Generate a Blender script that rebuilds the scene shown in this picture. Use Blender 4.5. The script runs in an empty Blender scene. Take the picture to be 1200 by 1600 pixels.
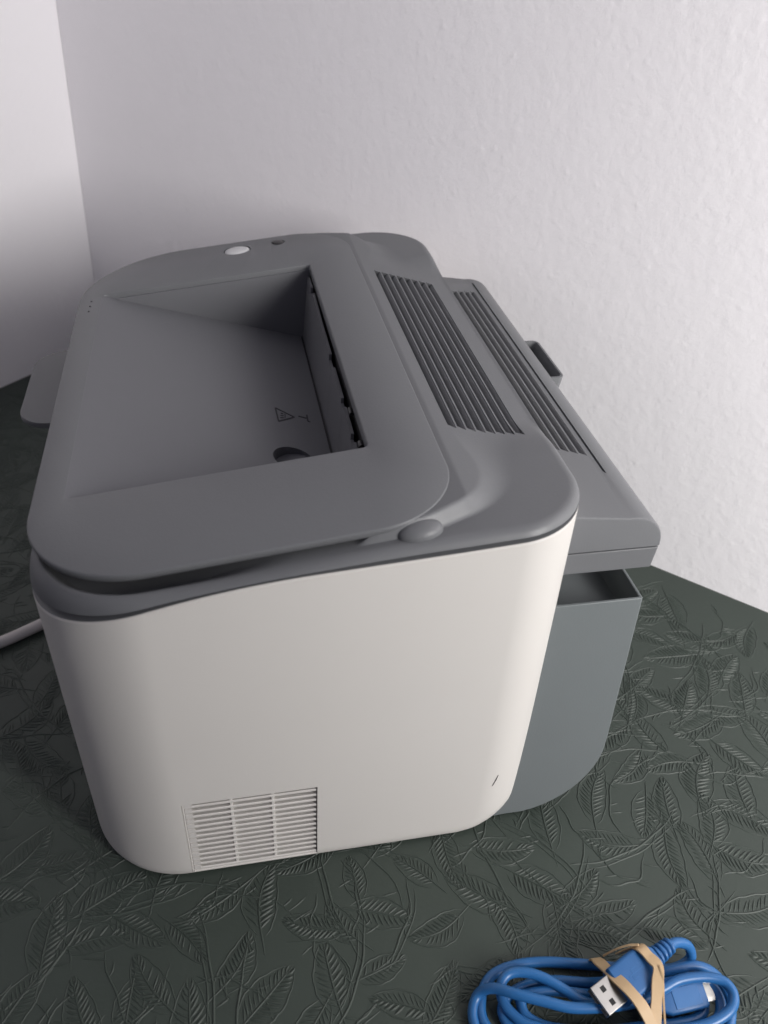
import bpy, bmesh, math, random
import numpy as np
from mathutils import Matrix, Vector
R = math.radians
random.seed(7)
sc = bpy.context.scene
col = sc.collection

# ------------------------------------------------------------------ camera
cam_d = bpy.data.cameras.new('camera')
cam_d.sensor_fit = 'VERTICAL'
cam_d.sensor_height = 36.0
cam_d.lens = 36.0 * 1275.2 / 1600.0
cam_d.clip_start = 0.01
cam_d.clip_end = 50
cam_d.dof.use_dof = True
cam_d.dof.focus_distance = 0.40
cam_d.dof.aperture_fstop = 11.0
cam = bpy.data.objects.new('camera', cam_d)
col.objects.link(cam)
CP = Vector((0.002267, -0.214728, 0.384876))
rt = Vector((0.980387, -0.190367, 0.051016)); dn = Vector((-0.076785, -0.607344, -0.79072)); fw = Vector((0.181511, 0.771294, -0.610049))
up = -dn; bk = -fw
cam.matrix_world = Matrix(((rt.x, up.x, bk.x, CP.x), (rt.y, up.y, bk.y, CP.y), (rt.z, up.z, bk.z, CP.z), (0, 0, 0, 1)))
sc.camera = cam

# ------------------------------------------------------------------ room light
w = bpy.data.worlds.new("World"); sc.world = w; w.use_nodes = True
bg = w.node_tree.nodes['Background']
bg.inputs[0].default_value = (0.83, 0.82, 1.0, 1); bg.inputs[1].default_value = 0.20
def area(name, loc, target, sx, sy, power, colr):
    l = bpy.data.lights.new(name, 'AREA'); l.shape = 'RECTANGLE'; l.size = sx; l.size_y = sy; l.energy = power; l.color = colr
    o = bpy.data.objects.new(name, l); col.objects.link(o); o.location = loc
    o.rotation_euler = (Vector(target) - Vector(loc)).to_track_quat('-Z', 'Y').to_euler()
    return o
area('window_light', (0.63, -0.68, 0.53), (1.16, 0.11, 0.37), 0.44, 0.50, 25.5, (1.0, 0.975, 0.945))
sc.view_settings.view_transform = 'Standard'
sc.view_settings.look = 'None'
sc.view_settings.exposure = 0.0
sc.view_settings.gamma = 1.0

# ------------------------------------------------------------------ helpers
def mat(name, base, rough=0.5, metal=0.0, grain=0.0, gscale=1500, mott=0.0, mscale=8, spec=0.5, coat=0.0):
    m = bpy.data.materials.new(name); m.use_nodes = True
    nt = m.node_tree; b = nt.nodes['Principled BSDF']
    b.inputs['Base Color'].default_value = (*base, 1); b.inputs['Roughness'].default_value = rough
    b.inputs['Metallic'].default_value = metal; b.inputs['Specular IOR Level'].default_value = spec
    b.inputs['Coat Weight'].default_value = coat
    tc = nt.nodes.new('ShaderNodeTexCoord')
    if grain:
        n = nt.nodes.new('ShaderNodeTexNoise'); n.inputs['Scale'].default_value = gscale; n.inputs['Detail'].default_value = 3
        nt.links.new(tc.outputs['Object'], n.inputs['Vector'])
        bp = nt.nodes.new('ShaderNodeBump'); bp.inputs['Strength'].default_value = grain; bp.inputs['Distance'].default_value = 0.0004
        nt.links.new(n.outputs['Fac'], bp.inputs['Height']); nt.links.new(bp.outputs['Normal'], b.inputs['Normal'])
    if mott:
        n = nt.nodes.new('ShaderNodeTexNoise'); n.inputs['Scale'].default_value = mscale; n.inputs['Detail'].default_value = 6; n.inputs['Roughness'].default_value = 0.6
        nt.links.new(tc.outputs['Object'], n.inputs['Vector'])
        mx = nt.nodes.new('ShaderNodeMix'); mx.data_type = 'RGBA'
        mx.inputs['A'].default_value = (*[c * (1 - mott) for c in base], 1); mx.inputs['B'].default_value = (*[min(1, c * (1 + mott)) for c in base], 1)
        nt.links.new(n.outputs['Fac'], mx.inputs['Factor']); nt.links.new(mx.outputs['Result'], b.inputs['Base Color'])
        mr = nt.nodes.new('ShaderNodeMapRange'); mr.inputs['To Min'].default_value = rough * 0.88; mr.inputs['To Max'].default_value = min(1, rough * 1.12)
        nt.links.new(n.outputs['Fac'], mr.inputs['Value']); nt.links.new(mr.outputs['Result'], b.inputs['Roughness'])
    return m
def obj(name, me, m, parent=None, smooth=30):
    if isinstance(me, bmesh.types.BMesh):
        bm = me; me = bpy.data.meshes.new(name); bmesh.ops.recalc_face_normals(bm, faces=bm.faces); bm.to_mesh(me); bm.free()
    if not me.materials: me.materials.append(m)
    if smooth:
        me.polygons.foreach_set('use_smooth', [True] * len(me.polygons)); me.set_sharp_from_angle(angle=R(smooth))
    o = bpy.data.objects.new(name, me); col.objects.link(o)
    if parent: o.parent = parent
    return o
def thing(name, label, cat, loc=(0, 0, 0), group=None):
    o = bpy.data.objects.new(name, None); col.objects.link(o); o.location = loc; o.empty_display_size = 0.02
    o['label'] = label; o['category'] = cat
    if group: o['group'] = group
    return o
def tag(o, label, cat): o['label'] = label; o['category'] = cat; return o
NSIDE = 12
def rr(x0, x1, y0, y1, rad, nc=40, ns=None):
    """rounded rectangle, counter-clockwise from the near-left corner; rad = near-left, near-right, far-right, far-left"""
    P = []; ns = ns or NSIDE
    cs = [(x0, y0, 180, rad[0], 1, 1), (x1, y0, 270, rad[1], -1, 1), (x1, y1, 0, rad[2], -1, -1), (x0, y1, 90, rad[3], 1, -1)]
    arcs = []
    for (x, y, a0, r, sx, sy) in cs:
        cx, cy = x + sx * r, y + sy * r
        arcs.append([(cx + r * math.cos(R(a0 + 90 * i / nc)), cy + r * math.sin(R(a0 + 90 * i / nc))) for i in range(nc + 1)])
    for i in range(4):
        P += arcs[i]
        a, b = arcs[i][-1], arcs[(i + 1) % 4][0]
        for k in range(1, ns): t = k / ns; P.append((a[0] + (b[0] - a[0]) * t, a[1] + (b[1] - a[1]) * t))
    return P
def loft(loops, cap0=False, cap1=False, close=False, bm=None):
    bm = bm or bmesh.new()
    vs = [[bm.verts.new(p) for p in l] for l in loops]
    n = len(vs[0]); rngs = list(zip(vs[:-1], vs[1:])) + ([(vs[-1], vs[0])] if close else [])
    for a, b in rngs:
        for i in range(n): j = (i + 1) % n; bm.faces.new((a[i], a[j], b[j], b[i]))
    if cap0: bm.faces.new(vs[0][::-1])
    if cap1: bm.faces.new(vs[-1])
    return bm
def box(bm, x0, x1, y0, y1, z0, z1):
    v = [bm.verts.new((x, y, z)) for z in (z0, z1) for x, y in ((x0, y0), (x1, y0), (x1, y1), (x0, y1))]
    for f in ((3, 2, 1, 0), (4, 5, 6, 7), (0, 1, 5, 4), (1, 2, 6, 5), (2, 3, 7, 6), (3, 0, 4, 7)): bm.faces.new([v[i] for i in f])
    return bm
def prism(bm, poly, axis, a, b):
    """extrude polygon (2D) along an axis from a to b; axis 'y': poly is (x, z); axis 'x': poly is (y, z); axis 'z': (x, y)"""
    def mk(p, t): return {'y': (p[0], t, p[1]), 'x': (t, p[0], p[1]), 'z': (p[0], p[1], t)}[axis]
    A = [bm.verts.new(mk(p, a)) for p in poly]; B = [bm.verts.new(mk(p, b)) for p in poly]
    n = len(poly)
    for i in range(n): j = (i + 1) % n; bm.faces.new((A[i], A[j], B[j], B[i]))
    bm.faces.new(A[::-1]); bm.faces.new(B)
    return bm
def bev(o, wd=0.0006, seg=2, ang=35):
    m = o.modifiers.new('edge', 'BEVEL'); m.width = wd; m.segments = seg; m.limit_method = 'ANGLE'; m.angle_limit = R(ang); m.harden_normals = False
    return o
def apply_mods(o, smooth=30):
    dg = bpy.context.evaluated_depsgraph_get(); dg.update()
    me = bpy.data.meshes.new_from_object(o.evaluated_get(dg)); old = o.data; o.modifiers.clear(); o.data = me
    me.polygons.foreach_set('use_smooth', [True] * len(me.polygons)); me.set_sharp_from_angle(angle=R(smooth))
    return o
def cut(o, cutter_bm, smooth=30):
    c = obj('cutter', cutter_bm, o.data.materials[0], smooth=0)
    m = o.modifiers.new('cut', 'BOOLEAN'); m.operation = 'DIFFERENCE'; m.object = c; m.solver = 'EXACT'; m.use_self = True
    apply_mods(o, smooth); me = c.data; bpy.data.objects.remove(c); bpy.data.meshes.remove(me)
def crom(P, n=8, closed=False):
    P = [Vector(p) for p in P]; out = []
    N = len(P); seg = N if closed else N - 1
    for i in range(seg):
        p0 = P[(i - 1) % N] if (closed or i > 0) else P[0] * 2 - P[1]
        p1 = P[i]; p2 = P[(i + 1) % N]; p3 = P[(i + 2) % N] if (closed or i + 2 < N) else P[-1] * 2 - P[-2]
        for k in range(n):
            t = k / n
            out.append(0.5 * ((2 * p1) + (p2 - p0) * t + (2 * p0 - 5 * p1 + 4 * p2 - p3) * t * t + (3 * p1 - p0 - 3 * p2 + p3) * t ** 3))
    if not closed: out.append(P[-1].copy())
    return out
def tube(path, r, sides=14, bm=None, rfun=None, prof=None):
    bm = bm or bmesh.new(); loops = []
    nrm = None
    for i, p in enumerate(path):
        t = (path[min(i + 1, len(path) - 1)] - path[max(i - 1, 0)]).normalized()
        if nrm is None: nrm = t.orthogonal().normalized()
        nrm = (nrm - t * nrm.dot(t)).normalized(); bn = t.cross(nrm)
        rad = rfun(i / (len(path) - 1)) if rfun else r
        loops.append([p + (nrm * math.cos(2 * math.pi * k / sides) + bn * math.sin(2 * math.pi * k / sides)) * rad for k in range(sides)])
    return loft(loops, True, True, bm=bm)

# ------------------------------------------------------------------ materials
GREY = mat('grey_plastic', (0.144, 0.148, 0.156), 0.42, grain=0.14, gscale=1200, mott=0.04, mscale=30, spec=0.35)
TRAYG = mat('tray_plastic', (0.146, 0.148, 0.159), 0.46, grain=0.14, gscale=1200, mott=0.04, mscale=25, spec=0.35)
BLUELIT_GREY = mat('bluelit_grey_plastic', (0.142, 0.158, 0.163), 0.45, grain=0.14, gscale=1200, mott=0.04, mscale=30, spec=0.35)  # grey plastic with the light's slight bluish cast mixed into the base colour
WHITE = mat('white_plastic', (0.64, 0.618, 0.59), 0.40, grain=0.05, gscale=2200, mott=0.025, mscale=14, spec=0.45)
BUTTON = mat('button_plastic', (0.55, 0.55, 0.56), 0.4)
DARK = mat('dark_inside', (0.012, 0.012, 0.014), 0.6)
PRINT = mat('dark_relief', (0.035, 0.035, 0.04), 0.6)
STEEL = mat('steel', (0.50, 0.49, 0.47), 0.30, 1.0, grain=0.04, gscale=900)
BLUE = mat('blue_rubber', (0.020, 0.122, 0.33), 0.36, grain=0.06, gscale=1200, mott=0.05, mscale=60, spec=0.5)
BLUED = mat('blue_moulding', (0.018, 0.108, 0.30), 0.42, grain=0.08, gscale=1600)
BAND = mat('rubber_band', (0.50, 0.35, 0.20), 0.55, grain=0.15, gscale=900, mott=0.08, mscale=120)
CORD = mat('cord_plastic', (0.56, 0.53, 0.52), 0.45)
GREEN = mat('green_vinyl', (0.038, 0.050, 0.042), 0.50, grain=0.22, gscale=420, mott=0.16, mscale=9, spec=0.42)

def wall_mat():
    m = bpy.data.materials.new('roughcast_paint'); m.use_nodes = True
    nt = m.node_tree; b = nt.nodes['Principled BSDF']; b.inputs['Roughness'].default_value = 0.85; b.inputs['Specular IOR Level'].default_value = 0.25
    tc = nt.nodes.new('ShaderNodeTexCoord')
    def noise(s, d, r=0.5, dist=0.0):
        n = nt.nodes.new('ShaderNodeTexNoise'); n.inputs['Scale'].default_value = s; n.inputs['Detail'].default_value = d; n.inputs['Roughness'].default_value = r; n.inputs['Distortion'].default_value = dist
        nt.links.new(tc.outputs['Object'], n.inputs['Vector']); return n
    a = noise(150, 4, 0.6, 0.2); c = noise(45, 3, 0.5, 0.4); v = nt.nodes.new('ShaderNodeTexVoronoi'); v.inputs['Scale'].default_value = 120
    nt.links.new(tc.outputs['Object'], v.inputs['Vector'])
    vr = nt.nodes.new('ShaderNodeMapRange'); vr.inputs['From Min'].default_value = 0.0; vr.inputs['From Max'].default_value = 0.35; vr.inputs['To Min'].default_value = 1; vr.inputs['To Max'].default_value = 0
    vr.interpolation_type = 'SMOOTHSTEP'
    nt.links.new(v.outputs['Distance'], vr.inputs['Value'])
    m1 = nt.nodes.new('ShaderNodeMath'); m1.operation = 'MULTIPLY'; m1.inputs[1].default_value = 0.45; nt.links.new(vr.outputs['Result'], m1.inputs[0])
    mm = nt.nodes.new('ShaderNodeMath'); mm.operation = 'MULTIPLY'; nt.links.new(m1.outputs[0], mm.inputs[0]); nt.links.new(c.outputs['Fac'], mm.inputs[1])
    m2 = nt.nodes.new('ShaderNodeMath'); m2.operation = 'ADD'; nt.links.new(mm.outputs[0], m2.inputs[0]); nt.links.new(a.outputs['Fac'], m2.inputs[1])
    m3 = nt.nodes.new('ShaderNodeMath'); m3.operation = 'ADD'; nt.links.new(m2.outputs[0], m3.inputs[0]); nt.links.new(c.outputs['Fac'], m3.inputs[1])
    bp = nt.nodes.new('ShaderNodeBump'); bp.inputs['Strength'].default_value = 0.24; bp.inputs['Distance'].default_value = 0.0013
    nt.links.new(m3.outputs[0], bp.inputs['Height']); nt.links.new(bp.outputs['Normal'], b.inputs['Normal'])
    g = noise(3.5, 5, 0.6)
    mx = nt.nodes.new('ShaderNodeMix'); mx.data_type = 'RGBA'; mx.inputs['A'].default_value = (0.88, 0.86, 0.885, 1); mx.inputs['B'].default_value = (0.91, 0.89, 0.915, 1)
    nt.links.new(g.outputs['Fac'], mx.inputs['Factor']); nt.links.new(mx.outputs['Result'], b.inputs['Base Color'])
    return m
WALL = wall_mat()

# ------------------------------------------------------------------ setting: tabletop and the two walls of the corner
TH = R(45.927)
dL = Vector((math.cos(TH), math.sin(TH), 0)); dR = Vector((math.sin(TH), -math.cos(TH), 0))
pL = Vector((-0.1879, 0.5118, 0)); pR = Vector((0.3313, 0.1538, 0))
# corner = intersection of the two wall foot lines
s_ = (pR - pL).dot(dL); CORNER = pL + dL * s_
bm = bmesh.new()
A = CORNER; B = CORNER - dL * 1.3; D_ = CORNER + dR * 1.25
poly = [A, B, B + dR * 1.25, D_]
bm.faces.new([bm.verts.new((p.x, p.y, 0)) for p in poly][::-1])
r_ = bmesh.ops.extrude_face_region(bm, geom=list(bm.faces))
for v in [g for g in r_['geom'] if isinstance(g, bmesh.types.BMVert)]: v.co.z -= 0.03
table = obj('tabletop', bm, GREEN, smooth=0); table['kind'] = 'structure'
nL = Vector((-dL.y, dL.x, 0)); nR = -dL   # outward offsets give the walls thickness
def wall(p0, p1, out):
    bm = bmesh.new()
    q = [p0, p1, p1 + out * 0.08, p0 + out * 0.08]
    prism(bm, [(p.x, p.y) for p in q], 'z', -0.03, 1.25)
    for v in bm.verts: v.co += dR * (0.052 * max(0.0, v.co.z))
    o = obj('wall', bm, WALL, smooth=0); o['kind'] = 'structure'; return o
wall(CORNER - dL * 1.3, CORNER + dL * 0.08, -dR)
wall(CORNER + dR * 0.0005, CORNER + dR * 1.25, dL)

# embossed leaves of the vinyl: ridges standing on the sheet
class Ridges:
    def __init__(s): s.v = []; s.f = []
    def stroke(s, pts, wd=0.0011, h=0.0004, taper=True):
        P = [Vector(p) for p in pts]; n = len(P)
        if n < 2: return
        prof = ((-1, 0.0), (-0.55, 0.72), (0, 1.0), (0.55, 0.72), (1, 0.0)); b0 = len(s.v)
        for i, p in enumerate(P):
            t = (P[min(i + 1, n - 1)] - P[max(i - 1, 0)]).normalized(); nn = Vector((-t.y, t.x))
            k = math.sin(math.pi * min(1, (0.12 + i / (n - 1)) / 1.12)) ** 0.4 if taper else 1.0
            if i == 0 or i == n - 1: k = min(k, 0.35)
            for a, z in prof: s.v.append((p.x + nn.x * a * wd * 0.5 * k, p.y + nn.y * a * wd * 0.5 * k, h * 1.10 * z * k))
        for i in range(n - 1):
            for k in range(4): a = b0 + i * 5 + k; s.f.append((a, a + 1, a + 6, a + 5))
    def mesh(s, name):
        me = bpy.data.meshes.new(name); me.from_pydata(s.v, [], s.f); me.materials.append(GREEN)
        me.polygons.foreach_set('use_smooth', [True] * len(me.polygons)); me.update(); return me
def leaf_strokes(rd, rng, M=None):
    L = rng.uniform(0.028, 0.041); W = L * rng.uniform(0.19, 0.25); bend = rng.uniform(-0.14, 0.14) * L
    def pt(u, v):   # u along 0..1, v -1..1 across
        x = u * L; wd = W * (max(0.0, math.sin(math.pi * min(1, max(0.0, u) ** 0.85))) ** 0.8)
        q = Vector((v * wd + bend * math.sin(math.pi * u), x))
        return (M @ q.to_3d()).to_2d() if M else q
    rd.stroke([pt(u / 10, 0) for u in range(-2, 11)], 0.0010, 0.0004)
    for sd in (-1, 1):
        br = rng.uniform(0.0, 0.4)
        rd.stroke([pt(0.03 + 0.97 * u / 12, sd * (1.0 + 0.04 * math.sin(u * 2.1 + br))) for u in range(13)], 0.00085, 0.0003)
        n = int(L / 0.0027)
        strong = rng.uniform(0.7, 1.25)
        for k in range(1, n):
            u0 = 0.05 + 0.86 * k / n; du = 0.13 * rng.uniform(0.85, 1.15)
            if rng.random() < 0.05: continue
            e = rng.uniform(0.78, 0.98)
            rd.stroke([pt(min(1, u0 + du * t), sd * (0.06 + (e - 0.06) * t)) for t in (0, 0.3, 0.65, 1.0)], 0.00125 * strong, 0.00046 * strong)
def twig_strokes(rd, rng, x, y, a):
    L = rng.uniform(0.025, 0.060); c = rng.choice((-1, 1)) * rng.uniform(0.25, 0.9)
    def pt(t, o): 
        aa = a + c * (t - 0.5) * 2; 
        px = x + L * (t - 0.5) * math.cos(a) - L * c * (t - 0.5) ** 2 * math.sin(a) * 1.6; py = y + L * (t - 0.5) * math.sin(a) + L * c * (t - 0.5) ** 2 * math.cos(a) * 1.6
        return (px - math.sin(aa) * o, py + math.cos(aa) * o)
    dbl = rng.random() < 0.45
    rd.stroke([pt(t / 13, 0.0009 * math.sin(t * 1.1 + L * 900)) for t in range(14)], 0.0011, 0.00042)
    if dbl: rd.stroke([pt(t / 9 * 0.8 + 0.1, 0.0024 + 0.0006 * math.sin(t)) for t in range(10)], 0.0009, 0.00034)
    for k in range(rng.randint(2, 5)):
        t = rng.uniform(0.1, 0.9); p = pt(t, 0); sg = rng.choice((-1, 1)); an = a + sg * rng.uniform(0.5, 1.1); l = rng.uniform(0.004, 0.012)
        q = [(p[0] + math.cos(an) * l * s + math.sin(an) * l * 0.15 * math.sin(3 * s), p[1] + math.sin(an) * l * s) for s in (0, 0.35, 0.7, 1)]
        rd.stroke(q, 0.0009, 0.0004)
rng = random.Random(21)
variants = []
for i in range(14):
    rd = Ridges(); leaf_strokes(rd, rng); variants.append(rd.mesh('embossed_leaf'))
nRoom = [(-dR, None)]
def inside(x, y):
    p = Vector((x, y, 0)) - CORNER
    a = p.dot(dR); b = -p.dot(dL)
    if a < 0.03 or b < 0.03 or a > 1.2 or b > 1.2: return False
    if -0.05 < x < 0.11 and 0.03 < y < 0.29: return False
    return True
# sprays: a curved stem carrying leaves on both sides, laid out with spacing
leaves = []; twigs = Ridges()
def far_enough(x, y, d):
    return all((x - q[0]) ** 2 + (y - q[1]) ** 2 > d * d for q in leaves[-1400:])
def stem_curve(x, y, a, L, c, n=16):
    P = []; px, py, aa = x, y, a
    for i in range(n + 1):
        P.append((px, py, aa)); aa += c / n + 0.10 * math.sin(i * 1.3 + x * 90); px += math.cos(aa) * L / n; py += math.sin(aa) * L / n
    return P
cell = {}
def clear(cx, cy, r):
    i, j = int(cx // 0.03), int(cy // 0.03)
    return all((cx - a) ** 2 + (cy - b) ** 2 > r * r for u in (-1, 0, 1) for v in (-1, 0, 1) for a, b in cell.get((i + u, j + v), ()))
def put(x, y, a):
    cx, cy = x - math.sin(a) * .019, y + math.cos(a) * .019
    cell.setdefault((int(cx // 0.03), int(cy // 0.03)), []).append((cx, cy)); leaves.append((x, y, a, math.hypot(x - CP.x, y - CP.y)))
SP = 0.045
for x in np.arange(-0.60, 0.78, SP):
    for y in np.arange(-0.36, 0.82, SP):
        sx, sy = x + rng.uniform(-.014, .014), y + rng.uniform(-.014, .014)
        d = math.hypot(sx - CP.x, sy - CP.y)
        if d > 0.86: continue
        a = 1.2 + 0.9 * math.sin(sx * 19 + sy * 7) + rng.uniform(-0.6, 0.6) + rng.choice((0, 0, math.pi, 1.6))
        P = stem_curve(sx, sy, a, rng.uniform(0.055, 0.085), rng.choice((-1, 1)) * rng.uniform(0.3, 1.1))
        if not inside(P[0][0], P[0][1]) and not inside(P[-1][0], P[-1][1]): continue
        for k, side in ((3, 1), (7, -1), (11, 1), (16, 0)):
            q = P[k]
            if rng.random() < 0.12: continue
            la = q[2] + side * rng.uniform(0.5, 0.95)
            if inside(q[0], q[1]) and inside(q[0] + math.cos(la) * .04, q[1] + math.sin(la) * .04):
                if clear(q[0] + math.cos(la) * .019, q[1] + math.sin(la) * .019, 0.0135): put(q[0], q[1], la - math.pi / 2)
        if all(inside(p[0], p[1]) for p in P):
            twigs.stroke([(p[0], p[1]) for p in P], 0.0013, 0.00048)
            if rng.random() < 0.6: twigs.stroke([(p[0] - math.sin(p[2]) * 0.0026, p[1] + math.cos(p[2]) * 0.0026) for p in P[2:-2]], 0.0010, 0.00038)
            for _ in range(5):
                p = rng.choice(P); sg = rng.choice((-1, 1)); an = p[2] + sg * rng.uniform(0.5, 1.1); l = rng.uniform(0.004, 0.010)
                twigs.stroke([(p[0] + math.cos(an) * l * t + math.sin(an) * l * 0.2 * math.sin(3 * t), p[1] + math.sin(an) * l * t) for t in (0, 0.35, 0.7, 1)], 0.0010, 0.00042)
for x in np.arange(-0.58, 0.76, 0.009):
    for y in np.arange(-0.34, 0.80, 0.009):
        a = rng.uniform(0, 6.28)
        if inside(x, y) and math.hypot(x - CP.x, y - CP.y) < 0.8 and clear(x, y, 0.0190): put(x + math.sin(a) * .019, y - math.cos(a) * .019, a)
for x in np.arange(-0.58, 0.76, 0.032):
    for y in np.arange(-0.34, 0.80, 0.032):
        qx, qy = x + rng.uniform(-.015, .015), y + rng.uniform(-.015, .015)
        if inside(qx, qy) and math.hypot(qx - CP.x, qy - CP.y) < 0.8: twig_strokes(twigs, rng, qx, qy, rng.uniform(0, 6.28))
leaves.sort(key=lambda q: q[3])
rest = Ridges()
for i, (x, y, a, d) in enumerate(leaves):
    if i < 300:
        o = bpy.data.objects.new('embossed_leaf', variants[i % len(variants)]); col.objects.link(o); o.parent = table
        s = rng.uniform(0.85, 1.1); o.location = (x, y, 0); o.rotation_euler = (0, 0, a); o.scale = (s * rng.choice((-1, 1)), s, 1)
    else:
        leaf_strokes(rest, rng, Matrix.Translation((x, y, 0)) @ Matrix.Rotation(a, 4, 'Z'))
for rd, nm in ((twigs, 'embossed_twigs'), (rest, 'embossed_leaves')):
    o = bpy.data.objects.new(nm, rd.mesh(nm)); col.objects.link(o); o.parent = table; o['kind'] = 'stuff'

# ------------------------------------------------------------------ printer
WY = 0.322
printer = thing('laser_printer', 'grey and white laser printer with open output tray, standing in the room corner', 'printer')
def ss(t): t = max(0.0, min(1.0, t)); return t * t * (3 - 2 * t)
def seam0(x): return 0.1860 + 0.080 * x + 0.012 * max(0, x - 0.085)
def seam(x):
    d = max(0.0, 0.030 - x); return seam0(x) - 1.55 * d * d
def zlid(x): return 0.1945 + 0.130 * x
BODY = (-0.0770, 0.1375, 0.0, WY); BR = (0.046, 0.031, 0.038, 0.062)
def body_loop(ins, zf, extra=0.0):
    x0, x1, y0, y1 = BODY
    return [(x, y, zf(x, y)) for x, y in rr(x0 + ins, x1 - ins, y0 + ins, y1 - ins, [max(0.001, r - ins) for r in BR])]
# white housing
def low_loop(ins, z, back):
    L = body_loop(ins, lambda x, y: z); return [(x + back * ss((x - 0.030) / 0.10), y, zz) for x, y, zz in L]
def backset(z): r = 0.017; q = max(0.0, r - (z - 0.0012)); return 0.0034 - (r - math.sqrt(max(0, r * r - q * q)))
loops = [low_loop(0.012, 0.0012, backset(0.0012)), low_loop(0.0022, 0.0014, backset(0.0014)), low_loop(0.0008, 0.0026, backset(0.0026)), low_loop(0.0001, 0.0048, backset(0.0048))]
loops += [low_loop(0.0, z, backset(z)) for z in (0.0075, 0.0105, 0.014, 0.018, 0.024)]
loops += [low_loop(0.0, 0.10, 0.0018), body_loop(0.0, lambda x, y: seam(x) - 0.0006), body_loop(0.0006, lambda x, y: seam(x)), body_loop(0.0025, lambda x, y: seam(x)), body_loop(0.0027, lambda x, y: 0.08)]
bm = loft(loops, True, True)
housing = obj('housing', bm, WHITE, printer)
housing['label'] = 'white side housing with rounded corners'
GX0, GX1, GZ0, GZ1 = -0.0300, 0.0302, 0.0034, 0.0600
cb = bmesh.new(); box(cb, GX0, GX1, -0.01, 0.0060, GZ0, GZ1)
cut(housing, cb)
# ventilation grille: back plate, frame, ribs, louvres
grille = obj('vent_grille', box(bmesh.new(), GX0 + .0001, GX1 - .0001, 0.0050, 0.0059, GZ0 + .0001, GZ1 - .0001), WHITE, printer, smooth=0)
def sub(name, bm, m=WHITE, par=None, **k): return obj(name, bm, m, par or grille, **k)
NS = 14
pitch = (GZ1 - GZ0 - 0.0015) / NS
xs_r = [GX0 + 0.0040, GX0 + 0.0215, GX0 + 0.0400]
for xr in xs_r[1:]:
    bev(sub('rib', box(bmesh.new(), xr - 0.0007, xr + 0.0007, 0.0011, 0.0049, GZ0 + .0002, GZ1 - .0002), smooth=0), 0.0002, 1)
bm = bmesh.new(); box(bm, GX0 + 0.0001, GX0 + 0.0009, 0.0003, 0.0049, GZ0 + .0002, GZ1 - .0002)
box(bm, GX0 + .0010, GX1 - .0001, 0.0003, 0.0049, GZ0 + .0002, GZ0 + 0.0012)
bev(sub('frame', bm, smooth=0), 0.0002, 1)
sl_me = None; tab_me = None
for i in range(NS):
    z = GZ0 + 0.0016 + pitch * (i + 0.0)
    # louvre profile in (y, z): slopes inwards and up, rounded lip in front
    prof = [(0.0006, 0.0002), (0.0010, -0.0003), (0.0049, -0.0006), (0.0049, 0.0002), (0.0016, 0.0013), (0.0009, 0.0015), (0.0006, 0.0012)]
    if sl_me is None:
        o = sub('louvre', prism(bmesh.new(), prof, 'x', GX0 + 0.0011, GX1 - 0.0004), smooth=35); sl_me = o.data
    else:
        o = bpy.data.objects.new('louvre', sl_me); col.objects.link(o); o.parent = grille
    o.location = (0, 0, z)
    # small scoop at the left end of every row
    if tab_me is None:
        tp = [(GX0 + .0011, 0.0005), (GX0 + .0044, 0.0005), (GX0 + .0036, 0.0020), (GX0 + .0030, 0.0037), (GX0 + .0011, 0.0037)]
        o = sub('louvre_end', prism(bmesh.new(), tp, 'z', 0.0009, pitch - 0.0006), smooth=0); tab_me = o.data
    else:
        o = bpy.data.objects.new('louvre_end', tab_me); col.objects.link(o); o.parent = grille
    o.location = (0, 0, z)
# scratch
bm = bmesh.new()
loft([[(0.1157, 0.0004, 0.0400), (0.1159, 0.0005, 0.0398), (0.1163, 0.0022, 0.0400)], [(0.1169, 0.0006, 0.0442), (0.1173, 0.0007, 0.0442), (0.1176, 0.0026, 0.0442)], [(0.1179, 0.0009, 0.0476), (0.1180, 0.0010, 0.0476), (0.1181, 0.0030, 0.0476)]], True, True, bm=bm)
SCR = obj('scratch', bm, mat('scuff', (0.09, 0.08, 0.08), 0.6), housing); SCR['label'] = 'short dark scratch'

# top cover as one continuous relief
NSIDE = 100
LID = (-0.0755, 0.0862, 0.0075, 0.3145); LR = (0.046, 0.032, 0.036, 0.062)
C0 = [(0.0945, 0.075), (0.0955, 0.058), (0.0985, 0.042), (0.0970, 0.030), (0.0905, 0.0200), (0.0800, 0.0145), (0.0690, 0.0105), (0.055, 0.0085), (0.03, 0.0085), (-0.03, 0.008)]
C1 = [(0.130, 0.085), (0.123, 0.060), (0.1150, 0.042), (0.1095, 0.029), (0.0985, 0.0180), (0.0850, 0.0120), (0.0710, 0.0078), (0.0565, 0.0072), (0.03, 0.0072), (-0.03, 0.007)]
def dense(P): return np.array([(p.x, p.y) for p in crom([(x, y, 0) for x, y in P], 10)])
def lift(P):   # closed region on the lid side of the curve
    return np.vstack([dense([(P[0][0] + 0.0, 0.16)] + P), [(-0.03, 0.16)]])
def make_curve(P):
    c = dense([(P[0][0], 0.16)] + P); poly = np.vstack([c, [(-0.03, 0.16)]]); return c, poly
CV0, PG0 = make_curve(C0); CV1, PG1 = make_curve(C1)
def seg_dist(c, x, y):
    a = c[:-1]; b = c[1:]; ab = b - a; ap = np.array((x, y)) - a
    t = np.clip((ap * ab).sum(1) / np.maximum(1e-12, (ab * ab).sum(1)), 0, 1); q = a + ab * t[:, None]
    return math.sqrt(((q - (x, y)) ** 2).sum(1).min())
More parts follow.
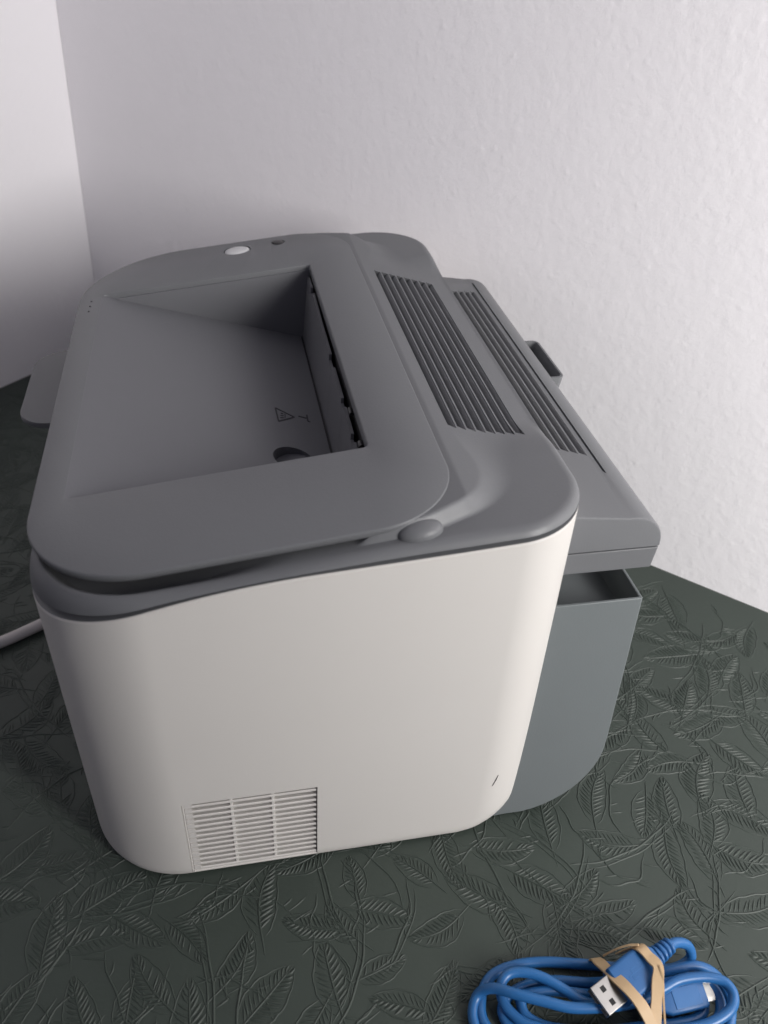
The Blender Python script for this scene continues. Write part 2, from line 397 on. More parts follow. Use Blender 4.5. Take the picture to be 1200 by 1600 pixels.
def in_poly(pg, x, y):
    x0, y0 = pg[:, 0], pg[:, 1]; x1, y1 = np.roll(x0, -1), np.roll(y0, -1)
    c = (y0 > y) != (y1 > y)
    with np.errstate(divide='ignore', invalid='ignore'): xi = (x1 - x0) * (y - y0) / (y1 - y0) + x0
    return bool((c & (x < xi)).sum() % 2)
def T(x): return zlid(x) - 0.0006 if x < 0.0885 else zlid(0.0885) - 0.0006 - 0.155 * (x - 0.0885)
def Lo(x): return seam0(x) + 0.0012 + 0.0048 * ss((x + 0.02) / 0.10)
def body_d(x, y):
    x0, x1, y0, y1 = BODY
    cx = [(x0 + BR[0], y0 + BR[0], BR[0], -1, -1), (x1 - BR[1], y0 + BR[1], BR[1], 1, -1), (x1 - BR[2], y1 - BR[2], BR[2], 1, 1), (x0 + BR[3], y1 - BR[3], BR[3], -1, 1)]
    for a, b, r, sx, sy in cx:
        if (x - a) * sx > 0 and (y - b) * sy > 0: return r - math.hypot(x - a, y - b)
    return min(x - x0, x1 - x, y - y0, y1 - y)
def cover_h(x, y):
    yy = min(y, WY - y)
    h = Lo(x)
    amp = 1.0
    if x > 0.088: amp = 1 - ss((yy - 0.050) / 0.030)
    if yy < 0.10 and x > 0.0:
        if in_poly(PG0, x, yy): s = 0.0
        elif not in_poly(PG1, x, yy): s = 1.0
        else:
            a = seg_dist(CV0, x, yy); b = seg_dist(CV1, x, yy); s = a / max(1e-6, a + b)
            s = 0.5 * s + 0.5 * s * s * (3 - 2 * s)
    elif x > 0.05: s = 0.0
    else: s = 1.0
    if x < 0.055 : 
        k = ss((x - 0.045) / 0.010); s = 1 - (1 - s) * k
    top = T(x) if x > -0.2 else h
    low = h if x < 0.09 else h + 0.0
    hh = top * (1 - s) + low * s
    if x > 0.088: hh = top * (1 - amp) + hh * amp
    # shallow channel under the lid edge towards the front
    front = 1 - ss((x + 0.045) / 0.070)
    ex = max(LID[0] - x, 0); d = min(x - BODY[0], yy)
    d = body_d(x, y); hh -= 0.0085 * front * ss((d - 0.0040) / 0.007)
    return hh
INN = (-0.050, 0.0790, 0.040, 0.282)
inner = rr(INN[0], INN[1], INN[2], INN[3], (0.012, 0.012, 0.012, 0.02))
outer = rr(*BODY, BR)
RF = 0.0046
ts = [0, .0003, .0008, .0015, .0024, .0034, .0046] 
loops = [body_loop(0.004, lambda x, y: seam(x) + 0.0002), body_loop(0.0006, lambda x, y: seam(x) + 0.0002), body_loop(0.0001, lambda x, y: seam(x) + 0.0005)]
NR = 74
for k in range(NR + 1):
    if k < len(ts): dd = ts[k]; t = None
    else: t = ((k - len(ts) + 1) / (NR - len(ts) + 1)); dd = None
    L = []
    base = rr(BODY[0] + (dd or RF), BODY[1] - (dd or RF), (dd or RF), WY - (dd or RF), [max(0.001, r - (dd or RF)) for r in BR])
    for i, (x, y) in enumerate(base):
        if t is not None: x = x + (inner[i][0] - x) * t; y = y + (inner[i][1] - y) * t
        h = cover_h(x, y)
        dq = max(0.0, body_d(x, y)) if dd is None else dd
        rf = RF + 0.0055 * (1 - ss((x + 0.03) / 0.09))
        if dq < rf:
            top = h; lo = seam(x) + 0.0008
            q = min(1, dq / rf); f = math.sqrt(max(0, 1 - (1 - q) ** 2))
            h = lo + (top - lo) * f
        L.append((x, y, h))
    loops.append(L)
loops.append([(x, y, 0.1895) for x, y, z in loops[-1]] if False else [(x, y, seam(x) - 0.004) for x, y in inner])
bm = loft(loops)
# underside closes the solid
lo_in = [(x, y, seam(x) - 0.004) for x, y in inner]
bot = [[bm.verts.new(p) for p in body_loop(0.0045, lambda x, y: seam(x) + 0.0001)], ]
bm.verts.ensure_lookup_table()
n = len(outer); nl = len(loops)
first = [bm.verts[i] for i in range(n)]; last = [bm.verts[(nl - 1) * n + i] for i in range(n)]
for i in range(n):
    j = (i + 1) % n
    bm.faces.new((bot[0][i], bot[0][j], first[j], first[i])); bm.faces.new((last[i], last[j], bot[0][j], bot[0][i]))
cover = obj('top_cover', bm, GREY, printer, smooth=40)
# vent slots
NSIDE = 12
VX0, VP, VW, VN = 0.0943, 0.00422, 0.0034, 8
cb = bmesh.new()
for i in range(VN):
    x0 = VX0 + i * VP
    prism(cb, [(x0, 0.0695 - .0006 * i), (x0 + VW, 0.0672 - .0006 * i), (x0 + VW, 0.2405 - .0013 * i), (x0, 0.2425 - .0013 * i)], 'z', T(x0) - 0.0075, T(x0) + 0.004)
cut(cover, cb, 40)
for i in range(VN):
    x0 = VX0 + i * VP; z = T(x0 + VW); y0 = 0.0700 - .0006 * i; y1 = 0.2402 - .0013 * i
    prof = [(x0 + 0.0001, z - 0.0072), (x0 + VW - 0.0001, z - 0.0074), (x0 + VW - 0.0001, z - 0.0003), (x0 + VW - 0.0007, z - 0.0006), (x0 + 0.0008, z - 0.0042), (x0 + 0.0001, z - 0.0062)]
    obj('vent_slat', prism(bmesh.new(), prof, 'y', y0 - 0.0020, y1), GREY, cover, smooth=40)

# grip bump beside the lid corner
bm = bmesh.new(); bmesh.ops.create_uvsphere(bm, u_segments=48, v_segments=24, radius=1)
for v in bm.verts: v.co = Vector((v.co.x * 0.0088, v.co.y * 0.0052, math.copysign(abs(v.co.z) ** 0.7, v.co.z) * 0.0050))
g = obj('grip_bump', bm, GREY, cover, smooth=60); g.location = (0.0690, 0.0088, Lo(0.069) - 0.0004); g.rotation_euler = (R(8), R(-6), R(4))

# lid frame (flat slab, tilted) with the tray opening
def lid_loop(ins, dz, rect=LID, rad=LR):
    x0, x1, y0, y1 = rect
    return [(x, y, zlid(x) + dz) for x, y in rr(x0 + ins, x1 - ins, y0 + ins, y1 - ins, [max(0.0006, r - ins) for r in rad])]
OP = (-0.0625, 0.0585, 0.0605, 0.2600); OR = (0.003, 0.0022, 0.0022, 0.003)
op = lambda ins, dz: lid_loop(ins, dz, OP, OR)
loops = [op(0, -0.0046), lid_loop(0.0030, -0.0048), lid_loop(0.0016, -0.0044), lid_loop(0.0006, -0.0034), lid_loop(0.0, -0.0016), lid_loop(0.0, -0.0007), lid_loop(0.00022, -0.00025), lid_loop(0.0007, 0.0),
         op(-0.0008, 0.0), op(-0.0002, -0.0002), op(0, -0.0008)]
lid = obj('lid', loft(loops, close=True), GREY, printer, smooth=50)
cb = bmesh.new()
bmesh.ops.create_cone(cb, cap_ends=True, segments=48, radius1=1, radius2=1, depth=2)
for v in cb.verts: v.co = Vector((0.0176 + v.co.x * 0.0085, 0.3000 + v.co.y * 0.0069, zlid(0.0176) + v.co.z * 0.0022))
cut(lid, cb, 50)
cb = bmesh.new(); bmesh.ops.create_cone(cb, cap_ends=True, segments=32, radius1=1, radius2=1, depth=2)
for v in cb.verts: v.co = Vector((0.0437 + v.co.x * 0.0042, 0.3035 + v.co.y * 0.0042, zlid(0.0437) + v.co.z * 0.0016))
cut(lid, cb, 50)
bm = bmesh.new(); bmesh.ops.create_uvsphere(bm, u_segments=40, v_segments=20, radius=1)
for v in bm.verts: v.co = Vector((v.co.x * 0.0079, v.co.y * 0.0063, max(-0.9, v.co.z) * 0.0019))
b = obj('power_button', bm, BUTTON, lid, smooth=60); b.location = (0.0176, 0.3000, zlid(0.0176) - 0.0007); b.rotation_euler = (0, -0.13, 0)
bm = bmesh.new(); bmesh.ops.create_uvsphere(bm, u_segments=24, v_segments=12, radius=1)
for v in bm.verts: v.co = Vector((v.co.x * 0.0038, v.co.y * 0.0038, v.co.z * 0.0007))
b = obj('status_light', bm, mat('smoked_lens', (0.02, 0.018, 0.02), 0.35), lid, smooth=60); b.location = (0.0437, 0.3035, zlid(0.0437) + 0.0001)
for k in range(3):
    bm = bmesh.new(); bmesh.ops.create_uvsphere(bm, u_segments=12, v_segments=8, radius=0.00055)
    b = obj('indicator_light', bm, PRINT, lid, smooth=60); b.location = (-0.0685 + .0002 * k, 0.2390 + 0.0068 * k, zlid(-0.0685))

# output tray basin
def zfl(x): return zlid(-0.0625) - 0.0002 - (x + 0.0630) * 0.262
tray = obj('output_tray', prism(bmesh.new(), [(-0.0630, zfl(-0.0630)), (0.0535, zfl(0.0535)), (0.0535, 0.150), (-0.0630, 0.176)], 'y', 0.0600, 0.2612), TRAYG, printer, smooth=0)
cb = bmesh.new(); bmesh.ops.create_cone(cb, cap_ends=True, segments=48, radius1=0.0098, radius2=0.0098, depth=0.02)
for v in cb.verts: v.co += Vector((0.0332, 0.1160, zfl(0.0332) + 0.0062))
cut(tray, cb)
wf = [(-0.0630, 0.172), (0.0585, 0.150), (0.0585, zlid(0.0585) - 0.0030), (-0.0630, zlid(-0.0630) - 0.0030)]
obj('tray_wall', prism(bmesh.new(), wf, 'y', 0.2590, 0.2622), TRAYG, tray, smooth=0)
obj('tray_wall', prism(bmesh.new(), wf, 'y', 0.0582, 0.0612), TRAYG, tray, smooth=0)
# rear wall with an irregular top edge below the paper exit
def rw(y): return 0.0538 + 0.0
edge = [(0.0600, 0.1855), (0.0700, 0.1860), (0.0702, 0.1885), (0.0840, 0.1890), (0.0842, 0.1868), (0.0900, 0.1866), (0.0902, 0.1895), (0.1130, 0.1900), (0.1132, 0.1878), (0.1200, 0.1880), (0.1204, 0.1905), (0.1500, 0.1912), (0.1502, 0.1888), (0.1620, 0.1890),
        (0.1624, 0.1922), (0.2000, 0.1930), (0.2350, 0.1945), (0.2352, 0.1915), (0.2420, 0.1915), (0.2422, 0.1948), (0.2612, 0.1950)]
bm = bmesh.new()
A_ = [(0.0536 + (z - 0.156) * 0.09, y, z) for y, z in edge]; n = len(A_)
fr_t = [bm.verts.new(p) for p in A_]; fr_b = [bm.verts.new((0.0537, y, 0.1520)) for x, y, z in A_]
bk_t = [bm.verts.new((x + 0.0014, y, z)) for x, y, z in A_]; bk_b = [bm.verts.new((0.0552, y, 0.1520)) for x, y, z in A_]
for i in range(n - 1):
    bm.faces.new((fr_b[i], fr_b[i + 1], fr_t[i + 1], fr_t[i])); bm.faces.new((bk_b[i], bk_t[i], bk_t[i + 1], bk_b[i + 1])); bm.faces.new((fr_t[i], fr_t[i + 1], bk_t[i + 1], bk_t[i]))
obj('tray_back_wall', bm, TRAYG, tray, smooth=20)
# dark seam strip at the wall foot
obj('seam_gap', box(bmesh.new(), 0.0528, 0.05365, 0.0612, 0.2590, zfl(0.0532) - 0.001, zfl(0.0532) + 0.0003), DARK, tray, smooth=0)
bm = bmesh.new(); box(bm, 0.0600, 0.0740, 0.0605, 0.2605, 0.168, 0.1965)
obj('exit_slot_shade', bm, DARK, tray, smooth=0)  # solid near-black block stands in for the shade inside the paper exit
ROLL = mat('roller', (0.02, 0.02, 0.022), 0.45)
for (y, r, l) in ((0.076, 0.0014, 0.004), (0.104, 0.0012, 0.005)):
    bm = bmesh.new(); bmesh.ops.create_cone(bm, cap_ends=True, segments=16, radius1=r, radius2=r, depth=l)
    for v in bm.verts: v.co = Vector((v.co.x + 0.0586, v.co.z + y, v.co.y + 0.1925))
    obj('exit_roller', bm, ROLL, tray, smooth=40)
# inner ribs of the back wall
for (y, h) in ((0.0735, 0.016), (0.080, 0.012)):
    obj('rib', prism(bmesh.new(), [(0.0548, 0.170), (0.0566, 0.170 + h), (0.0560, 0.170 + h), (0.0540, 0.170)], 'y', y, y + 0.0007), TRAYG, tray, smooth=0)
# warning mark and arrow mark raised on the tray floor
def fl(x, y, h=0.0): return Vector((x, y, zfl(x) + h))
def bar(bm, a, b, wd=0.0007, h=0.00025):
    a = Vector(a); b = Vector(b); t = (b - a).normalized(); nn = Vector((-t.y, t.x)) * wd / 2
    vs = [bm.verts.new(fl(p.x, p.y, z)) for z in (-0.0002, h) for p in (a + nn, a - nn, b - nn, b + nn)]
    for f in ((3, 2, 1, 0), (4, 5, 6, 7), (0, 1, 5, 4), (1, 2, 6, 5), (2, 3, 7, 6), (3, 0, 4, 7)): bm.faces.new([vs[i] for i in f])
bm = bmesh.new()
tri = [(0.0285, 0.1625), (0.0290, 0.1490), (0.0378, 0.1560)]
for i in range(3): bar(bm, tri[i], tri[(i + 1) % 3], 0.0008)
for k in range(3): bar(bm, (0.0302 + .0003 * k, 0.1530 + 0.0024 * k), (0.0322, 0.1535 + 0.0020 * k), 0.0005); 
bar(bm, (0.0328, 0.1540), (0.0331, 0.1578), 0.0005)
obj('warning_symbol', bm, PRINT, tray, smooth=0)
bm = bmesh.new(); bar(bm, (0.0402, 0.1578), (0.0448, 0.1570), 0.0009); bar(bm, (0.0449, 0.1605), (0.0447, 0.1540), 0.0009); bar(bm, (0.0447, 0.1540), (0.0460, 0.1538), 0.0007)
obj('arrow_symbol', bm, PRINT, tray, smooth=0)

# rear hood
HY0, HY1 = 0.0200, 0.2760
def hz(x): return 0.1892 - 0.110 * (x - 0.134)
def hood_prof(ins=0.0):
    P = [(0.118, 0.1697), (0.118, 0.1890 - ins), (0.134, hz(0.134) - ins)]
    # rounded rear shoulder
    cx, cz, r = 0.1622, hz(0.1622) - 0.0158, 0.0158
    a0 = 96.3
    for i in range(13):
        a = R(a0 - (a0 - 2) * i / 12); P.append((cx + (r - ins) * math.cos(a), cz + (r - ins) * math.sin(a)))
    P.append((0.1780 - ins, 0.1697)); return P
ys = [(HY0, 0.0012), (HY0 + 0.0003, 0.0005), (HY0 + 0.0012, 0.0), (HY1 - 0.006, 0.0), (HY1 - 0.003, 0.0010), (HY1 - 0.0008, 0.0035), (HY1, 0.0065)]
bm = loft([[(x, y, z) for x, z in hood_prof(i)] for y, i in ys], True, True)
hood = obj('rear_hood', bm, GREY, printer, smooth=35)
cb = bmesh.new(); HX0, HP, HW = 0.1450, 0.0040, 0.0031
for i in range(4):
    x0 = HX0 + i * HP
    prism(cb, [(x0, 0.0715 - .0012 * i), (x0 + HW, 0.0695 - .0012 * i), (x0 + HW, 0.2480 + .0006 * i), (x0, 0.2490 + .0006 * i)], 'z', hz(x0) - 0.007, hz(x0) + 0.004)
prism(cb, [(0.1622, 0.0530), (0.1634, 0.0515), (0.1634, 0.2640), (0.1622, 0.2640)], 'z', hz(0.163) - 0.0013, hz(0.163) + 0.004)
cut(hood, cb, 35)
for i in range(4):
    x0 = HX0 + i * HP; z = hz(x0 + HW)
    prof = [(x0 + 0.0001, z - 0.0068), (x0 + HW - 0.0001, z - 0.0068), (x0 + HW - 0.0001, z - 0.0003), (x0 + HW - 0.0006, z - 0.0006), (x0 + 0.0008, z - 0.0040), (x0 + 0.0001, z - 0.0060)]
    obj('vent_slat', prism(bmesh.new(), prof, 'y', 0.0700 - .0012 * i, 0.2480 + .0006 * i), GREY, hood, smooth=40)
# lower band of the hood
lower = obj('rear_band', loft([[(x, y, z) for x, z in [(0.118, 0.1578), (0.118, 0.1687), (0.1776 - i, 0.1687), (0.1768 - i, 0.1578)]] for y, i in ((HY0 + .0001, .0006), (HY0 + .0006, 0), (HY1 - .003, 0), (HY1, .003))], True, True), GREY, printer, smooth=20)
bev(lower, 0.0003, 2)
obj('seam_gap', box(bmesh.new(), 0.120, 0.1768, HY0 + 0.0008, HY1 - 0.004, 0.1683, 0.1698), DARK, lower, smooth=0)

# rear tray box with open pocket
RX0, RX1, RZ, RYN, RYF = 0.1220, 0.1787, 0.1385, 0.0205, 0.2700
def tilt(z): return RYN - (RZ - z) * 0.098
def rear_prof(ins, zt):
    P = [(RX0 + ins * 0, zt), (RX0, 0.0015)]
    r = 0.045
    P.append((RX1 - r - 0.004, 0.0015 + ins))
    for i in range(1, 12):
        a = R(-90 + 90 * i / 12); P.append((RX1 - r - ins + r * math.cos(a), 0.0015 + r + r * math.sin(a)))
    P.append((RX1 - ins, 0.0015 + r + 0.004)); P.append((RX1 - ins, zt)); return P
def side_loop(ins, far=False):
    out = []
    for x, z in rear_prof(ins, RZ): out.append((x, (tilt(z) + (0.0 if ins == 0 else 0.0)) if not far else RYF + 0.0 * z, z))
    return out
l0 = [(x, y + 0.0, z) for x, y, z in side_loop(0.0006)]; l1 = [(x, y + 0.0006, z) for x, y, z in side_loop(0.0)]
l2 = [(x, RYF - 0.001, z) for x, y, z in l1]; l3 = [(x, RYF, z) for x, y, z in l0]
rear = obj('rear_tray', loft([l0, l1, l2, l3], True, True), BLUELIT_GREY, printer, smooth=35)
cb = bmesh.new()
P0 = [(0.1388, RYN + 0.0013), (RX1 - 0.0014, RYN + 0.0013), (RX1 - 0.0014, RYF - 0.002), (0.1388, RYF - 0.002)]
loft([[(x, y, RZ + 0.01) for x, y in P0], [(x, y, RZ) for x, y in P0], [(x + (0.002 if x < .15 else -0.0015), y + (0.0015 if y < 0.1 else -0.002), RZ - 0.015) for x, y in P0]], True, True, bm=cb)
cut(rear, cb, 35); bev(rear, 0.0006, 3, 40)
# catch cup behind the hood
bm = bmesh.new(); cz0, cz1 = 0.1585, 0.1788
o_ = rr(0.1640, 0.1836, 0.1505, 0.1950, (0.001, 0.0035, 0.0035, 0.001), nc=6, ns=3); i_ = rr(0.1650, 0.1823, 0.1518, 0.1937, (0.001, 0.0026, 0.0026, 0.001), nc=6, ns=3)
def lp(P, z, dx=0.0): return [(x + (dx if x > 0.175 else 0), y, z) for x, y in P]
loft([lp(o_, cz0, -0.003), lp(o_, cz1 - 0.0003), lp([(x - .0002, y) for x, y in o_], cz1), lp([(x, y) for x, y in i_], cz1), lp(i_, cz0 + 0.010, -0.003)], True, True, bm=bm)
obj('rear_latch', bm, GREY, printer, smooth=35)

# front paper flap
bm = bmesh.new()
fp = rr(-0.1058, -0.0700, 0.1800, 0.2650, (0.0150, 0.001, 0.001, 0.020), nc=12, ns=3)
loft([[(x + (0.0006), y, 0.1468) for x, y in fp], [(x, y, 0.1474) for x, y in fp], [(x, y, 0.1496) for x, y in fp], [(x + 0.0004 if x < -.09 else x, y, 0.1500) for x, y in fp]], True, True, bm=bm)
flap = obj('front_flap', bm, GREY, printer, smooth=40)
obj('hinge_pin', box(bmesh.new(), -0.0836, -0.0808, 0.2145, 0.2165, 0.1500, 0.1535), DARK, flap, smooth=0)
obj('hinge_pin', box(bmesh.new(), -0.0830, -0.0802, 0.2250, 0.2270, 0.1500, 0.1535), DARK, flap, smooth=0)
obj('flap_rim', box(bmesh.new(), -0.0850, -0.0765, 0.1840, 0.2100, 0.1472, 0.1520), GREY, flap, smooth=0)
for x, y in ((-0.05, 0.045), (0.11, 0.035), (-0.05, 0.28), (0.11, 0.28)):
    bm = bmesh.new(); bmesh.ops.create_cone(bm, cap_ends=True, segments=24, radius1=0.007, radius2=0.007, depth=0.0014)
    f = obj('rubber_foot', bm, DARK, printer, smooth=40); f.location = (x, y, 0.0009)

# ------------------------------------------------------------------ power cord
P = [(-0.060, 0.215, 0.0045), (-0.090, 0.197, 0.0042), (-0.112, 0.186, 0.0040), (-0.1284, 0.1765, 0.0039), (-0.1440, 0.1680, 0.0039), (-0.170, 0.159, 0.0039), (-0.205, 0.152, 0.0039), (-0.26, 0.150, 0.0039), (-0.33, 0.165, 0.0039)]
o = obj('power_cord', tube(crom(P, 8), 0.0036, 18), CORD, smooth=60)
tag(o, 'pale grey power cord running out from under the left side of the printer', 'power cord')

# ------------------------------------------------------------------ blue usb cable, coiled
usb = thing('usb_cable', 'coiled blue USB cable lying on the green surface in front of the printer', 'cable', (0.145, -0.09, 0.0))
CAB = [(173.0, -78.1, 18.3), (177.5, -76.3, 18.2), (182.5, -75.3, 17.0), (188.3, -76.0, 13.0), (189.6, -79.0, 7.0), (182.0, -80.3, 3.2), (170.0, -78.6, 2.9), (155.0, -75.2, 2.9), (145.4, -72.5, 2.9), (124.4, -67.6, 2.9), (109.6, -66.8, 2.9), (98.5, -69.6, 2.9), (92.0, -77.4, 2.9), (90.7, -87.4, 2.9), (99.1, -98.6, 2.9), (118.6, -106.8, 2.9), (150.2, -112.9, 2.9), (175.5, -114.5, 2.9), (192.8, -108.0, 3.2), (200.0, -97.2, 4.0), (198.3, -87.7, 6.0), (190.7, -82.7, 7.6), (178.8, -82.5, 8.0), (163.5, -82.7, 6.5), (143.2, -80.4, 4.4), (124.1, -75.9, 3.4), (109.3, -76.5, 3.0), (99.9, -82.7, 3.0), (102.1, -91.4, 3.2), (116.0, -100.3, 4.6), (141.5, -106.6, 5.6), (168.6, -108.9, 7.2), (186.0, -105.9, 8.0), (192.5, -99.9, 8.8), (192.0, -92.8, 9.6), (184.2, -88.6, 9.6), (172.2, -87.6, 9.0), (159.6, -88.8, 9.0), (145.0, -91.5, 9.2), (134.5, -89.0, 9.4), (127.2, -82.6, 9.5), (120.0, -76.8, 10.0), (112.4, -73.1, 10.2), (105.5, -72.3, 9.8), (101.2, -75.0, 9.0), (99.8, -80.1, 7.6), (102.0, -86.0, 6.5), (108.6, -92.3, 7.0), (126.9, -99.8, 9.0), (153.4, -104.6, 11.0), (177.2, -107.2, 12.6), (191.5, -104.6, 14.0), (196.8, -99.4, 15.0), (195.3, -93.6, 15.6), (187.7, -90.5, 15.8), (175.9, -89.7, 15.6), (166.3, -91.8, 15.0), (150.9, -94.2, 14.2), (128.4, -91.9, 14.0), (115.7, -87.2, 14.2), (104.4, -82.0, 13.6), (96.2, -76.8, 10.0), (90.3, -76.6, 5.0), (86.3, -84.3, 3.0), (89.1, -97.0, 3.0), (104.0, -108.0, 3.0), (128.0, -116.0, 3.0), (152.0, -117.0, 4.0), (160.0, -108.0, 6.5), (160.5, -99.0, 7.5), (164.0, -95.0, 7.8), (169.0, -93.9, 8.0)]
off = Vector((0.145, -0.09, 0.0))
pts = [Vector(p) / 1000 - off for p in CAB]
obj('cable', tube(crom(pts, 7), 0.00225, 14), BLUE, usb, smooth=60)
LOOP2 = [(108, -80.5, 6), (122, -80.8, 6.5), (138, -84.6, 5), (155, -87.2, 4), (172, -87.0, 4), (184.5, -90.5, 4), (187.5, -97, 4.5), (180, -102, 5), (160, -101.2, 5.2), (138, -99.2, 5), (118, -94.5, 5), (108.5, -88, 5)]
obj('cable', tube(crom([Vector(p) / 1000 - off for p in LOOP2 + LOOP2[:1]], 8), 0.00225, 14), BLUE, usb, smooth=60)
def oriented(name, c, ax, upv, m, parent):
    ax = Vector(ax).normalized(); upv = (Vector(upv) - ax * Vector(upv).dot(ax)).normalized(); sd = upv.cross(ax)
    return Matrix(((ax.x, sd.x, upv.x, c[0]), (ax.y, sd.y, upv.y, c[1]), (ax.z, sd.z, upv.z, c[2]), (0, 0, 0, 1)))
def rbox_loops(specs, nc=5):
    """specs: (x, halfwidth, halfheight, radius) cross sections along local x"""
    out = []
    for x, hw, hh, r in specs: out.append([(x, a, b) for a, b in rr(-hw, hw, -hh, hh, (r,) * 4, nc=nc, ns=3)])
    return out
def place(o, M, parent): o.parent = parent; o.matrix_local = M
tip = Vector((0.1367, -0.0930, 0.0180)); axA = Vector((0.9250, 0.3790, 0.012)).normalized()
MA = oriented('a', tip - off, axA, (0.05, -0.12, 1), None, usb)
pb = obj('plug', loft(rbox_loops([(0.0105, 0.0070, 0.0035, .0015), (0.0111, 0.0077, 0.0041, .0018), (0.0230, 0.0078, 0.0043, .0018), (0.0290, 0.0074, 0.0042, .0018), (0.0330, 0.0054, 0.0038, .0018), (0.0345, 0.0040, 0.0034, .0018)]), True, True), BLUED, smooth=40); place(pb, MA, usb)
sh = bmesh.new(); loft(rbox_loops([(0.0108, 0.0060, 0.00225, .0004), (0.0, 0.0060, 0.00225, .0004), (0.0, 0.0056, 0.00185, .0003), (0.0085, 0.0056, 0.00185, .0003)]), True, True, bm=sh)
shell = obj('plug_shell', sh, STEEL, smooth=30); shell.parent = pb
for sy in (-1, 1):
    h = obj('shell_hole', box(bmesh.new(), 0.0034, 0.0056, sy * 0.0028 - 0.0012, sy * 0.0028 + 0.0012, 0.0020, 0.00229), DARK, smooth=0); h.parent = pb
h = obj('contact_block', box(bmesh.new(), 0.0008, 0.0085, -0.0052, 0.0052, -0.0010, 0.0006), mat('ivory_plastic', (0.55, 0.53, 0.5), 0.5), smooth=0); h.parent = pb
# trident mark on the plug, raised
bm = bmesh.new(); zt = 0.00435
box(bm, 0.0165, 0.0245, -0.0002, 0.0002, zt - .0005, zt); box(bm, 0.0192, 0.0222, 0.0016, 0.0020, zt - .0005, zt); box(bm, 0.0180, 0.0206, -0.0020, -0.0016, zt - .0005, zt)
box(bm, 0.0190, 0.0194, 0.0000, 0.0018, zt - .0005, zt - .00003); box(bm, 0.0180, 0.0184, -0.0018, 0.0, zt - .0005, zt - .00003); box(bm, 0.0240, 0.0252, -0.0006, 0.0006, zt - .0005, zt + .00002)
m_ = obj('trident_mark', bm, BLUE, smooth=0); m_.parent = pb
for k in range(8):   # grip ridges along the near side
    g_ = obj('grip_ridge', box(bmesh.new(), 0.0150 + 0.0014 * k, 0.0157 + 0.0014 * k, -0.0082, -0.0070, -0.0030, 0.0030), BLUED, smooth=0); g_.parent = pb
for k in range(4):
    q = 0.0354 + 0.0026 * k; rr_ = 0.0041 - 0.0002 * k
    g_ = obj('strain_relief', loft(rbox_loops([(q - .0009, rr_ * .85, rr_ * .85, .0025), (q - .0004, rr_, rr_, .003), (q + .0005, rr_, rr_, .003), (q + .0010, rr_ * .85, rr_ * .85, .0025)]), True, True), BLUED, smooth=50); g_.parent = pb
g_ = obj('cable_sleeve', tube([Vector((0.034, 0, 0)), Vector((0.039, 0, 0)), Vector((0.0445, 0.0003, -0.0004))], 0.0030, 16), BLUED, smooth=60); g_.parent = pb
# second plug under the top strand
MB = oriented('b', Vector((0.1665, -0.0941, 0.0082)) - off, (0.999, 0.035, 0.0), (0.0, -0.35, 1), None, usb)
p2 = obj('plug', loft(rbox_loops([(-0.002, 0.0030, 0.0030, .0015), (0.0030, 0.0058, 0.0042, .0015), (0.0190, 0.0060, 0.0044, .0015), (0.0205, 0.0056, 0.0040, .0015)]), True, True), BLUED, smooth=40); place(p2, MB, usb)
s2 = obj('plug_shell', loft(rbox_loops([(0.0203, 0.0042, 0.0030, .0004), (0.0270, 0.0042, 0.0030, .0004), (0.0270, 0.0038, 0.0026, .0003), (0.0215, 0.0038, 0.0026, .0003)]), True, True), STEEL, smooth=30); s2.parent = p2
r2 = obj('plug_recess', box(bmesh.new(), 0.0050, 0.0175, -0.0040, 0.0040, 0.0040, 0.00452), BLUE, smooth=0); r2.parent = p2; bev(r2, 0.0004, 2)

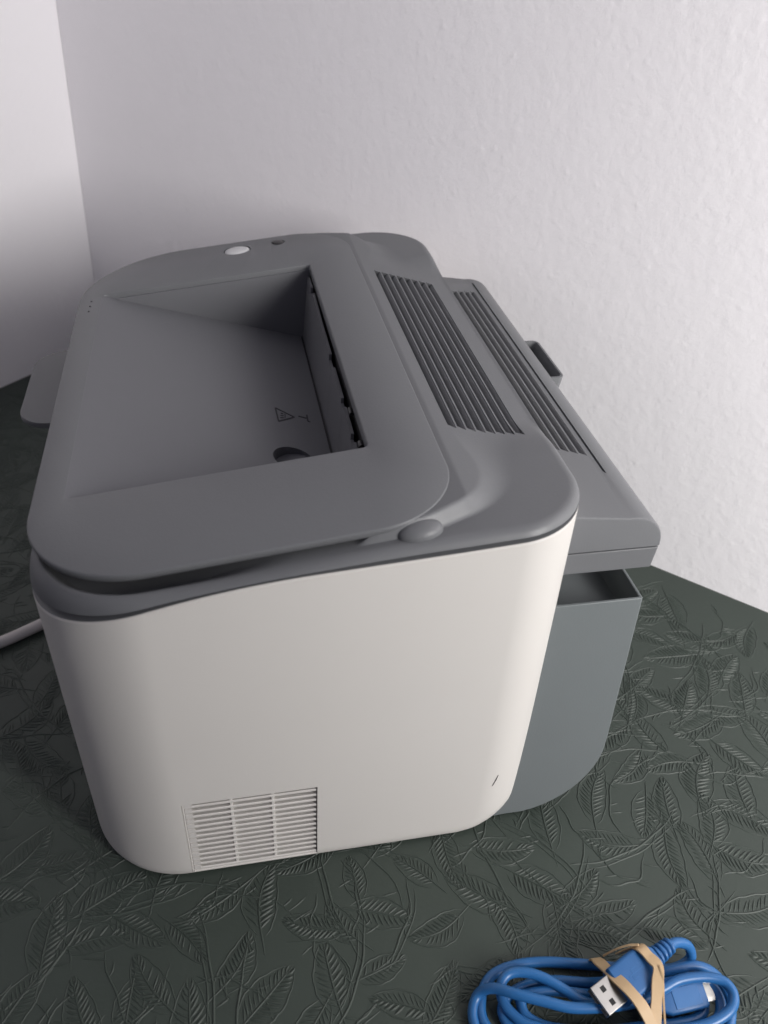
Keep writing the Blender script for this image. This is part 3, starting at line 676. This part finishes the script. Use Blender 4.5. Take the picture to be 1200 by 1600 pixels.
# ------------------------------------------------------------------ rubber band wound round cable and plug
band = thing('rubber_band', 'tan rubber band wound round the coiled blue cable and its plug', 'rubber band', (0.155, -0.09, 0.0))
boff = Vector((0.155, -0.09, 0.0))
def ribbon(pts, wd, normals, th=0.0008, parent=band, name='strap'):
    P = [Vector(p) / 1000 - boff for p in pts]; N = crom([Vector(n_) for n_ in normals], 8); P = crom(P, 8); loops = []
    for i, p in enumerate(P):
        t = (P[min(i + 1, len(P) - 1)] - P[max(i - 1, 0)]).normalized(); nn = N[i]; nn = (nn - t * nn.dot(t)).normalized(); s = t.cross(nn)
        w2 = wd / 2 * (1 + 0.05 * math.sin(i * 0.5))
        loops.append([p + s * w2 + nn * th * .3, p + s * w2 * 0.9 + nn * th, p - s * w2 * 0.9 + nn * th, p - s * w2 + nn * th * .3, p - s * w2 * .95, p + s * w2 * .95])
    return obj(name, loft(loops, True, True), BAND, parent, smooth=50)
ribbon([(147.2, -71.2, 2.5), (146.2, -72.6, 8.0), (144.8, -77.2, 15.5), (146.0, -84.5, 20.8), (149.2, -92.2, 23.6), (152.6, -99.0, 22.4), (155.2, -105.2, 17.8), (158.0, -112.0, 12.0), (159.0, -118.0, 4.0)], 0.0052,
       [(0, 1, 0.2), (0, 0.9, 0.6), (-.1, 0.5, 1), (0, 0.1, 1), (0, -0.1, 1), (0, -0.3, 1), (0, -0.4, 1), (0, -0.6, 1), (0, -1, 0.2)])
ribbon([(159.0, -71.5, 6.0), (160.0, -74.2, 16.0), (161.4, -77.0, 23.6), (163.4, -81.6, 24.4), (165.2, -86.2, 24.8), (162.8, -91.5, 23.4), (160.0, -97.5, 20.8), (157.2, -104.0, 18.0), (155.0, -111.0, 12.5), (154.5, -119.0, 4.0)], 0.0050,
       [(0, 1, 0.2), (0, 1, .4), (0, 0.3, 1), (0, 0, 1), (0, 0, 1), (0, -0.1, 1), (0, -0.3, 1), (0, -0.5, 1), (0, -0.6, 1), (0, -1, 0.2)])
ribbon([(165.4, -86.0, 25.4), (165.0, -91.0, 23.8), (163.2, -97.0, 20.4), (160.8, -105.0, 17.4), (159.0, -112.0, 12.5), (158.5, -119.0, 4.0)], 0.0016,
       [(1, 0, .6), (1, 0, .4), (1, 0, .3), (1, 0, .3), (1, 0, .3), (1, 0, .3)])
ribbon([(149.0, -73.6, 12.6), (153.5, -74.2, 18.5), (157.8, -75.2, 22.6), (160.8, -76.6, 24.6)], 0.0022, [(0, 1, .6), (0, 1, .5), (0, 1, .5), (0, 1, .6)])
